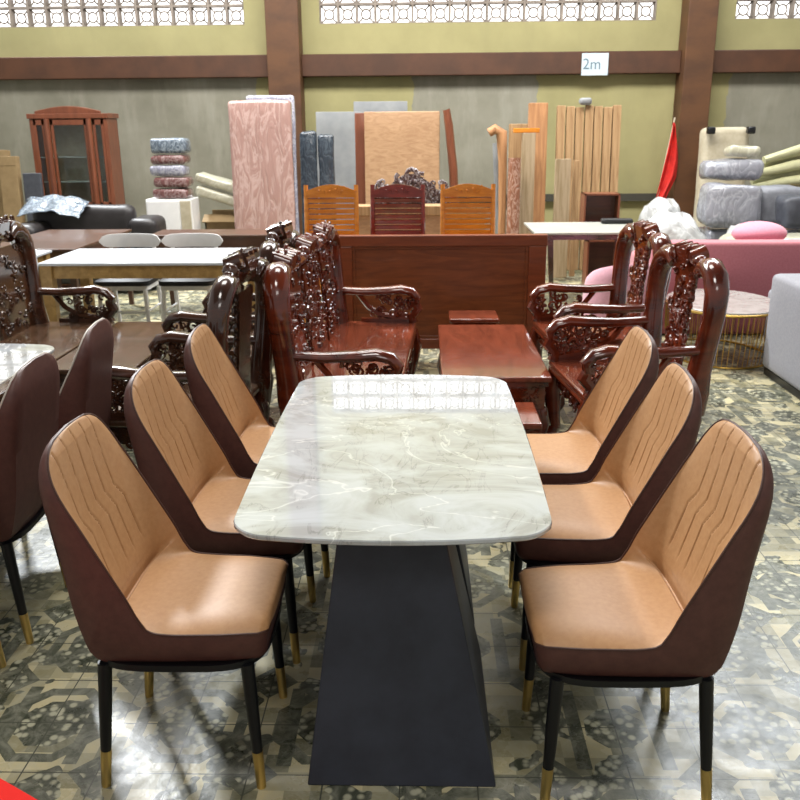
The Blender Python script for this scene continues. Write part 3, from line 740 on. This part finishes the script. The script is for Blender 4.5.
o = pf.build('plastic_film', 'wrap_blue'); o.location = (-3.62, 9.5, .02); so = o.modifiers.new('s', 'SOLIDIFY'); so.thickness = .006
tag(o, 'crumpled clear plastic film lying over the black sofa', 'plastic film')

wb = empty('white_cabinet', (-2.95, 10.45, 0), 0, 'white box cabinet carrying the stack of wrapped cushions', 'cabinet')
MB().bb(-.27, .27, -.15, .2, 0, .92).build('body', 'white', wb, smooth=False, bevel=.006)
MB().bb(-.255, .12, -.165, -.15, .05, .90).build('door', 'white', wb, smooth=False, bevel=.004)
MB().bb(.135, .255, -.165, -.15, .05, .90).build('door', 'beige', wb, smooth=False, bevel=.004)
z = .925
for i, (h, mm, l) in enumerate([(.11, 'wrap_red', 'red-brown cushion in plastic, bottom of the stack on white cabinet'), (.11, 'wrap_red', 'red-brown cushion in plastic, second from bottom on white cabinet'), (.12, 'wrap_lilac', 'lilac cushion in plastic, middle of the stack on white cabinet'), (.10, 'wrap_red', 'brownish cushion in plastic, second from top on white cabinet'), (.17, 'wrap_blue', 'thick blue-grey cushion in plastic, top of the stack on white cabinet')]):
    o = soft_box(-.205, .205, -.15, .15, 0, h, .012, 9, i, .04).build('wrapped_cushion', mm); o.location = (-2.93+.02*math.sin(i*2.1), 10.47, z+.004); z += h+.016
    tag(o, l, 'cushion', 'wrapped cushions stacked on the white cabinet')
for i, (x0, z0, x1, z1, yy, l) in enumerate([(-2.72, 1.15, -2.15, .98, 10.86, 'pale wrapped sofa cushion slanting down, upper of two'), (-2.72, 1.00, -2.15, .82, 10.84, 'pale wrapped sofa cushion slanting down, lower of two')]):
    L = math.hypot(x1-x0, z1-z0); o = soft_box(-L/2, L/2, -.17, .17, -.055, .055, .01, 6, i, .035).build('long_cushion', 'wrap_beige')
    o.location = ((x0+x1)/2, yy, (z0+z1)/2); o.rotation_euler = (0, math.atan2(z0-z1, x1-x0), 0); tag(o, l, 'cushion', 'slanting pale cushions')
cbx = empty('open_carton', (-2.36, 11.0, 0), 0, 'open brown cardboard box under the slanting pale cushions', 'box')
MB().bb(-.30, .30, -.22, -.2, 0, .62).bb(-.30, .30, .2, .22, 0, .72).bb(-.3, -.28, -.22, .22, 0, .66).bb(.28, .3, -.22, .22, 0, .66).bb(-.3, .3, -.2, .2, 0, .02).build('body', 'card', cbx, smooth=False)
MB().box((0, -.29, .66), (.6, .16, .012), Matrix.Rotation(.5, 3, 'X')).build('flap', 'card', cbx, smooth=False)

def lean(name, cx, y, w_, h, d, ang, mm, label, cat, group=None, r=.02, amp=0, sc=4, z=.0, tilt=0):
    o = soft_box(-w_/2, w_/2, -d/2, d/2, 0, h, amp, sc, int(cx*10), r).build(name, mm)
    o.location = (cx, y, z+d*math.sin(abs(ang))/2+.004); o.rotation_euler = (-ang, tilt, 0); return tag(o, label, cat, group)
lean('wrapped_mattress', -1.84, 10.35, .71, 2.0, .16, .03, 'wrap_pink', 'tall pinkish board wrapped in clear plastic standing upright', 'mattress', r=.04, amp=.012)
lean('wrapped_mattress', -1.76, 10.6, .56, 2.06, .10, .03, 'wrap_lilac', 'pale wrapped board just showing above the tall pinkish one', 'mattress', r=.03, amp=.01)
lean('wrapped_bundle', -1.38, 10.95, .20, 1.66, .14, .03, 'wrap_dark', 'dark blue-grey bundle in plastic right beside the pinkish board', 'bundle', r=.04, amp=.02, sc=6)
lean('wrapped_bundle', -1.16, 10.95, .19, 1.62, .14, .03, 'wrap_dark', 'dark blue-grey bundle in plastic, right one of a pair', 'bundle', r=.04, amp=.02, sc=6)
lean('grey_sheet', -1.1, 12.0, .60, 1.9, .03, .05, 'greypanel', 'pale grey sheet leaning on wall behind the dark bundles', 'sheet', r=.006)
lean('grey_sheet', -.55, 12.2, .72, 2.03, .03, .04, 'greypanel', 'ribbed grey sheet showing above the light plywood board', 'sheet', r=.006)
lean('plywood_board', -.76, 11.3, .14, 1.87, .08, .03, 'cabwood', 'reddish wrapped board edge left of the light plywood', 'board', r=.01)
lean('plywood_board', -.24, 11.1, .92, 1.88, .05, .03, 'ply', 'large light brown plywood board in creased plastic wrap', 'board', r=.01, amp=.004)
o = MB().tube([(-.03, 0, 1.88), (0, 0, 1.9), (.03, 0, 1.72), (.09, 0, 1.2), (.12, 0, .5), (.14, 0, .0)], [.04, .075, .085, .09, .09, .085], 12, flat=.6).build('curved_wooden_rail', 'cabwood'); o.location = (.30, 11.1, .0)
tag(o, 'curved brown wooden piece leaning right of the light plywood', 'board')
# carved crest of a bed head in plastic
o = MB().prism([(-.40, 0), (.40, 0), (.40, 1.0), (.36, 1.06), (.25, 1.10), (.17, 1.18), (.06, 1.25), (-.06, 1.25), (-.17, 1.18), (-.25, 1.10), (-.36, 1.06), (-.40, 1.0)], -.04, .04, 'y')
carving(o, -.04, -.34, .34, .95, 1.17, 90, .045, .3, .01, 77, 'y'); o.curl((0, -.03, 1.24), .07, 'y', 0, 1, .35); o.curl((-.1, -.03, 1.20), .06, 'y', 2, 1, .35); o.curl((.1, -.03, 1.20), .06, 'y', 1, 1, .35)
o = o.build('carved_bed_head', 'wrap_carve'); o.location = (-.11, 9.1, 0); tag(o, 'carved dark bed head with scrolled crest wrapped in plastic', 'headboard')
bx_ = empty('wooden_crate', (.0, 8.75, 0), 0, 'light plywood crate behind the slat-back chairs', 'crate')
MB().bb(-.62, .62, -.12, .12, 0, .88).build('body', 'ply', bx_, smooth=False, bevel=.005)
MB().bb(-.64, .64, -.14, .14, .88, .97).build('lid', 'plank', bx_, smooth=False, bevel=.005)

# ------------------------------------------------------------------ timber by the wall
def plank(x, y, w_, h, d, ax, ay, mm, label, grp='raw timber planks leaning on the wall', top=None):
    o = MB().bb(-w_/2, w_/2, -d/2, d/2, 0, h).build('timber_plank', mm, smooth=False, bevel=.006)
    o.location = (x, y, .012+w_*abs(math.sin(ay))*.5+.02); o.rotation_euler = (ax*-1, ay, 0); tag(o, label, 'plank', grp)
    return o
ords = ['leftmost', 'second from the left', 'third from the left', 'fourth from the left', 'fifth from the left', 'sixth from the left', 'rightmost']
for i in range(7):
    plank(1.93+i*.108-.30, 10.6-.01*(i % 2), .095, 1.90-.01*(i % 3), .07, .085, -.0, 'plank' if i % 2 else 'plank', 'tall pale plank, %s in the row right of the stack' % ords[i])
plank(1.36, 10.62, .22, 1.93, .09, .07, 0, 'plank_orange', 'tall orange-brown plank left of the pale plank row')
plank(1.22, 10.3, .15, 1.60, .07, .06, 0, 'plank_grey', 'greyish weathered plank in front of orange-brown one')
plank(1.58, 10.05, .17, 1.32, .07, .05, 0, 'plank_grey', 'short greyish plank in front of the pale plank row, left')
plank(1.74, 10.12, .06, 1.30, .06, .05, 0, 'plank', 'narrow short plank beside the short greyish one')
o = MB().tube([(0, 0, 0), (0.0, 0, .8), (.0, 0, 1.35)], [.075, .08, .07], 10); rock(o, .01, 8, 2); o = o.build('wrapped_roll', 'wrap_brown'); o.location = (1.05, 10.2, .01); tag(o, 'brown roll in plastic standing left of the planks', 'roll')
o = MB().tube([(-.12, 0, 1.62), (-.05, 0, 1.66), (.03, 0, 1.62), (.05, 0, 1.3), (.06, 0, .7), (.06, 0, 0)], [.05, .06, .065, .05, .045, .045], 10).build('curved_chair_frame', 'plank_orange'); o.location = (.90, 10.6, .01); tag(o, 'bent orange-brown wooden frame piece left of the planks', 'wood piece')
o = MB().tube([(0, 0, 0), (-.08, 0, .8), (-.12, 0, 1.5)], [.03, .03, .03], 8).build('grey_pole', 'greypanel'); o.location = (1.0, 10.9, .01); tag(o, 'grey pole leaning left of the planks', 'pole')
o = MB().bb(-.13, .13, -.03, .03, 0, 1.72).build('timber_plank', 'plank', smooth=False, bevel=.006); o.location = (1.18, 10.9, .01); o.rotation_euler = (-.05, 0, 0); tag(o, 'pale wide plank behind the brown wrapped roll', 'plank', 'raw timber planks leaning on the wall')
o = MB().bb(-.13, .17, -.06, .06, 0, .05).build('wood_block', 'amber', smooth=False, bevel=.005); o.location = (1.17, 10.42, 1.63); tag(o, 'orange wooden block across the tops of the planks', 'wood block')
o = soft_box(-.07, .07, -.06, .06, 0, .08, .006, 9, 1, .03).build('tape_roll', 'greypanel'); o.location = (1.90, 10.72, 1.93); tag(o, 'small grey bundle on top of the pale planks', 'bundle')

# red flag on a pole
fl = empty('red_flag', (3.32, 12.55, 0), 0, 'furled red flag on a pole leaning beside the brown column', 'flag')
MB().tube([(-.13, 0, .02), (.14, .03, 1.80)], .012, 8).build('pole', 'beige', fl)
def flg(u, v):
    z = 1.74-u*1.02; w_ = .015+.20*math.sin(min(1, u*1.35)*PI/2)*(1 if u < .7 else 1-(u-.7)*1.6)
    x0 = -.13+.27*(z/1.8)+.0; return (x0-.02+w_*v*(1+.0), -.02-.035*math.sin(v*9+u*3), z-.03*v)
o = MB().grid(flg, 30, 16).build('cloth', 'flag', fl); so = o.modifiers.new('s', 'SOLIDIFY'); so.thickness = .008

# ------------------------------------------------------------------ right back: table, boxes, plastic heaps
t2 = leg_table('side_table', 1.62, 8.72, .56, .47, .75, 'paletop', 'darkwood', 'pale topped dining table with dark splayed legs in front of timber', .028, -.05, .05, .19)
o = soft_box(-.16, .16, -.05, .05, 0, .05, .006, 6, 3, .02).build('black_pouch', 'blackseat'); o.location = (1.98, 9.02, .752); tag(o, 'small black thing lying on the pale topped table', 'pouch')
for i, (x, z0, h, l) in enumerate([(1.98, .0, .52, 'reddish open wooden box behind table, lower of two'), (1.92, .55, .46, 'reddish open wooden box behind table, upper of two')]):
    t = empty('wooden_box', (x, 9.62, z0+.003), 0, l, 'box', 'reddish wooden boxes')
    MB().bb(-.19, .19, .10, .12, 0, h).bb(-.19, -.17, -.12, .12, 0, h).bb(.17, .19, -.12, .12, 0, h).bb(-.19, .19, -.12, .12, 0, .02).bb(-.19, .19, -.12, .12, h-.02, h).build('body', 'cabwood', t, smooth=False, bevel=.003)
    MB().bb(-.168, .168, .05, .06, .03, h-.03).build('back_panel', 'brownwood', t, smooth=False)
def heap(name, x, y, rx, ry, h, mm, label, cat, seed, amp=.07, z=0, grp=None):
    mb = MB(); bmesh.ops.create_icosphere(mb.bm, subdivisions=5, radius=1)
    for v in mb.bm.verts:
        c = v.co.copy(); c.z = max(c.z, -.0) if c.z < 0 else c.z
        v.co = Vector((c.x*rx, c.y*ry, (abs(c.z)**.8)*h if c.z > 0 else 0))
    for v in mb.bm.verts:
        n_ = mnoise.noise_vector(v.co*3.2+Vector((seed, 0, 0))); n2 = mnoise.noise_vector(v.co*8+Vector((0, seed, 0)))
        k = min(1, v.co.z/.1); n3 = abs(mnoise.noise(v.co*6+Vector((0, 0, seed)))); v.co += (n_*amp+n2*amp*.4)*k; v.co.z -= n3*.10*k
        v.co.z = max(v.co.z, 0)
    o = mb.build(name, mm); o.location = (x, y, z+.003); return tag(o, label, cat, grp)
heap('plastic_heap', 2.74, 9.95, .50, .42, .80, 'wrap_white', 'tall white crumpled plastic bag heap right of the pale table', 'plastic bag', 3)
heap('plastic_heap', 3.50, 9.75, .24, .30, .70, 'wrap_white', 'low white crumpled plastic bag heap below the brown column', 'plastic bag', 8)
heap('plastic_heap', 2.96, 10.95, .33, .34, .88, 'wrap_white', 'white crumpled plastic bag heap between the two nearer white heaps', 'plastic bag', 5)
lean('upright_sofa_seat', 3.98, 12.0, .60, 1.66, .28, .04, 'beige', 'cream sofa seat standing on end against the grey wall', 'sofa', r=.08, amp=.01)
for i, x in enumerate((3.73, 4.24)):
    o = soft_box(-.05, .05, -.05, .05, 0, .09, 0, 1, 0, .02).build('corner_guard', 'black', None); o.location = (x, 11.84, 1.585)
    tag(o, ('left' if i == 0 else 'right')+' black corner guard atop the upright cream seat', 'corner guard', 'black corner guards')
def sack(x, y, hx, hy, h, z, mm, label, seed, amp=.03, nm='wrapped_cushion', r=.08, grp='wrapped cushions piled below the column'):
    o = soft_box(-hx, hx, -hy, hy, 0, h, amp, 4, seed, r).build(nm, mm); o.location = (x, y, z+amp*.4); return tag(o, l if label is None else label, 'cushion', grp)
sack(3.85, 10.9, .42, .28, .50, .0, 'wrap_grey', 'grey plastic-wrapped block at bottom of the pile by the column', 1)
sack(3.68, 10.7, .33, .20, .48, .53, 'wrap_grey', 'light grey wrapped cushion standing on the pile, left half', 2)
sack(4.31, 10.87, .25, .20, .46, .53, 'greycloth', 'grey wrapped cushion on the pile beside the lighter one', 3)
sack(3.80, 11.15, .36, .16, .24, 1.04, 'wrap_grey', 'grey wrapped roll lying on top of the pile', 4)
sack(3.90, 11.15, .20, .14, .12, 1.32, 'wrap_beige', 'small beige wrapped cushion topmost on the pile', 5)
sack(4.35, 10.24, .26, .18, .36, .55, 'darkcloth', 'dark grey wrapped cushion at front of the pile', 6, .05)
sack(4.35, 10.24, .5, .24, .50, .0, 'wrap_grey', 'large grey plastic-wrapped block under the dark cushion', 7, .05)
sack(3.72, 9.1, .62, .24, .60, .0, 'wrap_beige', 'beige wrapped sofa back behind the pink sofa', 8, .03)
sack(5.30, 10.3, .3, .3, .78, .0, 'wrap_grey', 'grey crumpled plastic bundle at the right edge', 9, .07)
for i in range(6):
    a = .22+.02*i
    o = MB().tube([(-.62, 0, 0), (-.2, 0, .10), (.3, 0, .18), (.9, 0, .20)], [.05, .065, .07, .07], 10); rock(o, .02, 4, i)
    o = o.build('foam_roll', 'foam'); o.location = (4.75+.03*i, 11.5-.12*(i % 2), .80+.1*i); o.rotation_euler = (0, .06-.02*i, 0)
    tag(o, '%s cream foam strip of the bundle at the right edge' % ['lowest', 'second lowest', 'third lowest', 'third highest', 'second highest', 'highest'][i], 'foam strip', 'cream foam strips')
o = MB().bb(-.6, .7, -.25, .25, 0, .74).build('wooden_crate', 'ply', smooth=False, bevel=.01); o.location = (4.85, 11.5, .003); tag(o, 'plywood crate beneath the cream foam strips', 'crate')

# ------------------------------------------------------------------ pink and grey seats, gold table
ps = empty('pink_sofa', (3.1, 7.55, 0), 0, 'long dusty pink sofa with flat back behind the gold table', 'sofa')
soft_box(-1.2, 1.2, -.30, -.08, .004, .78, 0, 1, 0, .035).build('backrest', 'pink', ps)
soft_box(-1.2, 1.2, -.08, .5, .06, .42, 0, 1, 0, .05).build('seat', 'pink', ps)
for s in (-1, 1): soft_box(s*1.09-.11, s*1.09+.11, -.08, .5, .06, .62, 0, 1, 0, .05).build('arm', 'pink', ps)
o = MB().ball((0, 0, .11), 1, (.23, .22, .10), 24).build('round_cushion', 'pink_cushion'); o.location = (2.93, 7.72, .69); 
tag(o, 'round pink cushion peeking over the pink sofa back', 'cushion')
def tub(x, y, rz, label, mm):
    t = empty('tub_chair', (x, y, 0), rz, label, 'armchair')
    R_ = .27; mb = MB(); rings = []
    for i in range(25):
        a = PI*(-.62)+PI*1.24*i/24; k = math.cos(a*.62); h = .40+.30*max(0, k)**.7
        ca, sa = math.cos(a), math.sin(a); sec = []
        for q in range(12):
            th = 2*PI*q/12; rr = R_+.04*math.cos(th); zz = (.12+h)/2+((h-.12)/2)*math.copysign(abs(math.sin(th))**.6, math.sin(th)); sec.append((rr*sa, -rr*ca, zz))
        rings.append(sec)
    mb.ring_loft(rings).build('backrest', mm, t)
    mb = MB(); mb.ring_loft([[(.23*k*math.cos(a), .23*k*math.sin(a), z) for a in [2*PI*i/24 for i in range(24)]] for z, k in ((.14, .95), (.18, 1), (.36, 1), (.40, .93))]); mb.build('seat', mm, t)
    for sx in (-1, 1):
        for sy in (-1, 1): MB().tube([(sx*.13, sy*.13, .15), (sx*.17, sy*.17, 0)], [.015, .01], 8).build('leg', 'gold', t)
    return t
tub(1.60, 6.92, .2, 'pale pink rounded tub chair seen between armchair posts', 'pink_light')
gt = empty('wire_coffee_table', (2.29, 6.62, 0), 0, 'oval coffee table with gold wire base and pale marble top', 'table')
N = 64; el = [(.40*math.cos(2*PI*i/N), .50*math.sin(2*PI*i/N)) for i in range(N)]
slab(MB(), el, .405, .422, .003).build('table_top', 'marble_gold', gt)
MB().tube([(x*1.01, y*1.01, .400) for x, y in el+el[:1]], .009, 8).build('top_ring', 'gold', gt)
MB().tube([(x*.92, y*.92, .008) for x, y in el+el[:1]], .008, 8).build('base_ring', 'gold', gt)
wm = MB()
for x, y in el: wm.tube([(x, y, .40), (x*.98, y*.98, .2), (x*.92, y*.92, .008)], .0032, 5)
wm.build('wire_cage', 'gold', gt)
gs = empty('grey_sofa', (3.0, 5.45, 0), 0, 'light grey fabric sofa at right edge beside the gold table', 'sofa')
soft_box(-.58, -.30, -.62, .62, .05, .72, 0, 1, 0, .04).build('arm', 'greysofa', gs)
soft_box(-.30, .9, -.62, .62, .05, .40, 0, 1, 0, .04).build('seat', 'greysofa', gs)
soft_box(-.30, .9, .36, .62, .40, .78, 0, 1, 0, .06).build('backrest', 'greysofa', gs)
MB().bb(-.56, .86, -.6, .6, .0, .05).build('plinth', 'black', gs, smooth=False)
o = soft_box(-.35, .35, -.32, .32, .03, .46, 0, 1, 0, .04).build('grey_ottoman', 'greysofa'); o.location = (3.1, 6.62, 0); tag(o, 'light grey ottoman behind the grey sofa arm', 'ottoman')

# ------------------------------------------------------------------ light
def area(name, loc, target, sx, sy, power, col=(1, 1, 1)):
    d = bpy.data.lights.new(name, 'AREA'); d.shape = 'RECTANGLE'; d.size = sx; d.size_y = sy; d.energy = power; d.color = col
    o = bpy.data.objects.new(name, d); COL.objects.link(o); o.location = loc
    v = (Vector(target)-Vector(loc)).normalized(); o.rotation_euler = v.to_track_quat('-Z', 'Y').to_euler(); return o
area('high_window_light_left', (-6, 12.4, 8.2), (-.4, 2, 0), 1.0, .8, 1500, (.92, .96, 1))
area('high_window_light_right', (5.5, 12.4, 8.2), (1, 2.5, 0), 3.5, 1.8, 450, (.86, .93, 1))
area('fill_front', (-.8, .6, 6.5), (-.2, 3, 0), 1.6, 1.2, 90, (1, .97, .92))  # unseen overhead fill, added to light the foreground
area('fill_rear', (.5, -2.5, 5.5), (0, 7.5, .8), 2.5, 1.2, 50, (1, .97, .92))  # unseen fill behind the camera, added to brighten camera-facing sides
area('fill_mid', (-.5, 6.0, 8), (-.5, 6.2, 0), 3, 2, 230, (1, .97, .92))  # unseen fill from above, added for the horizontal surfaces
area('fill_back', (0, 8.4, 6.2), (0, 11.5, 0), 9, 1.6, 950, (1, .97, .92))  # unseen wide fill, added to brighten the back wall and goods
# daylight: the sky is brightest low behind the grilles, the shed's other sides are dimmer
wd = bpy.data.worlds.new('world'); wd.use_nodes = True; scene.world = wd
wt = wd.node_tree; bg = wt.nodes['Background']; tc = wt.nodes.new('ShaderNodeTexCoord'); sx = wt.nodes.new('ShaderNodeSeparateXYZ'); mr = wt.nodes.new('ShaderNodeMapRange')
wt.links.new(tc.outputs['Generated'], sx.inputs[0]); wt.links.new(sx.outputs[1], mr.inputs['Value'])
mr.inputs['From Min'].default_value = .55; mr.inputs['From Max'].default_value = .85; mr.inputs['To Min'].default_value = .42; mr.inputs['To Max'].default_value = 2.6
wt.links.new(mr.outputs[0], bg.inputs[1]); bg.inputs[0].default_value = (1, .98, .95, 1)
vs = scene.view_settings; vs.view_transform = 'Standard'; vs.look = 'None'; vs.gamma = 1; vs.use_curve_mapping = False; vs.exposure = 0.0
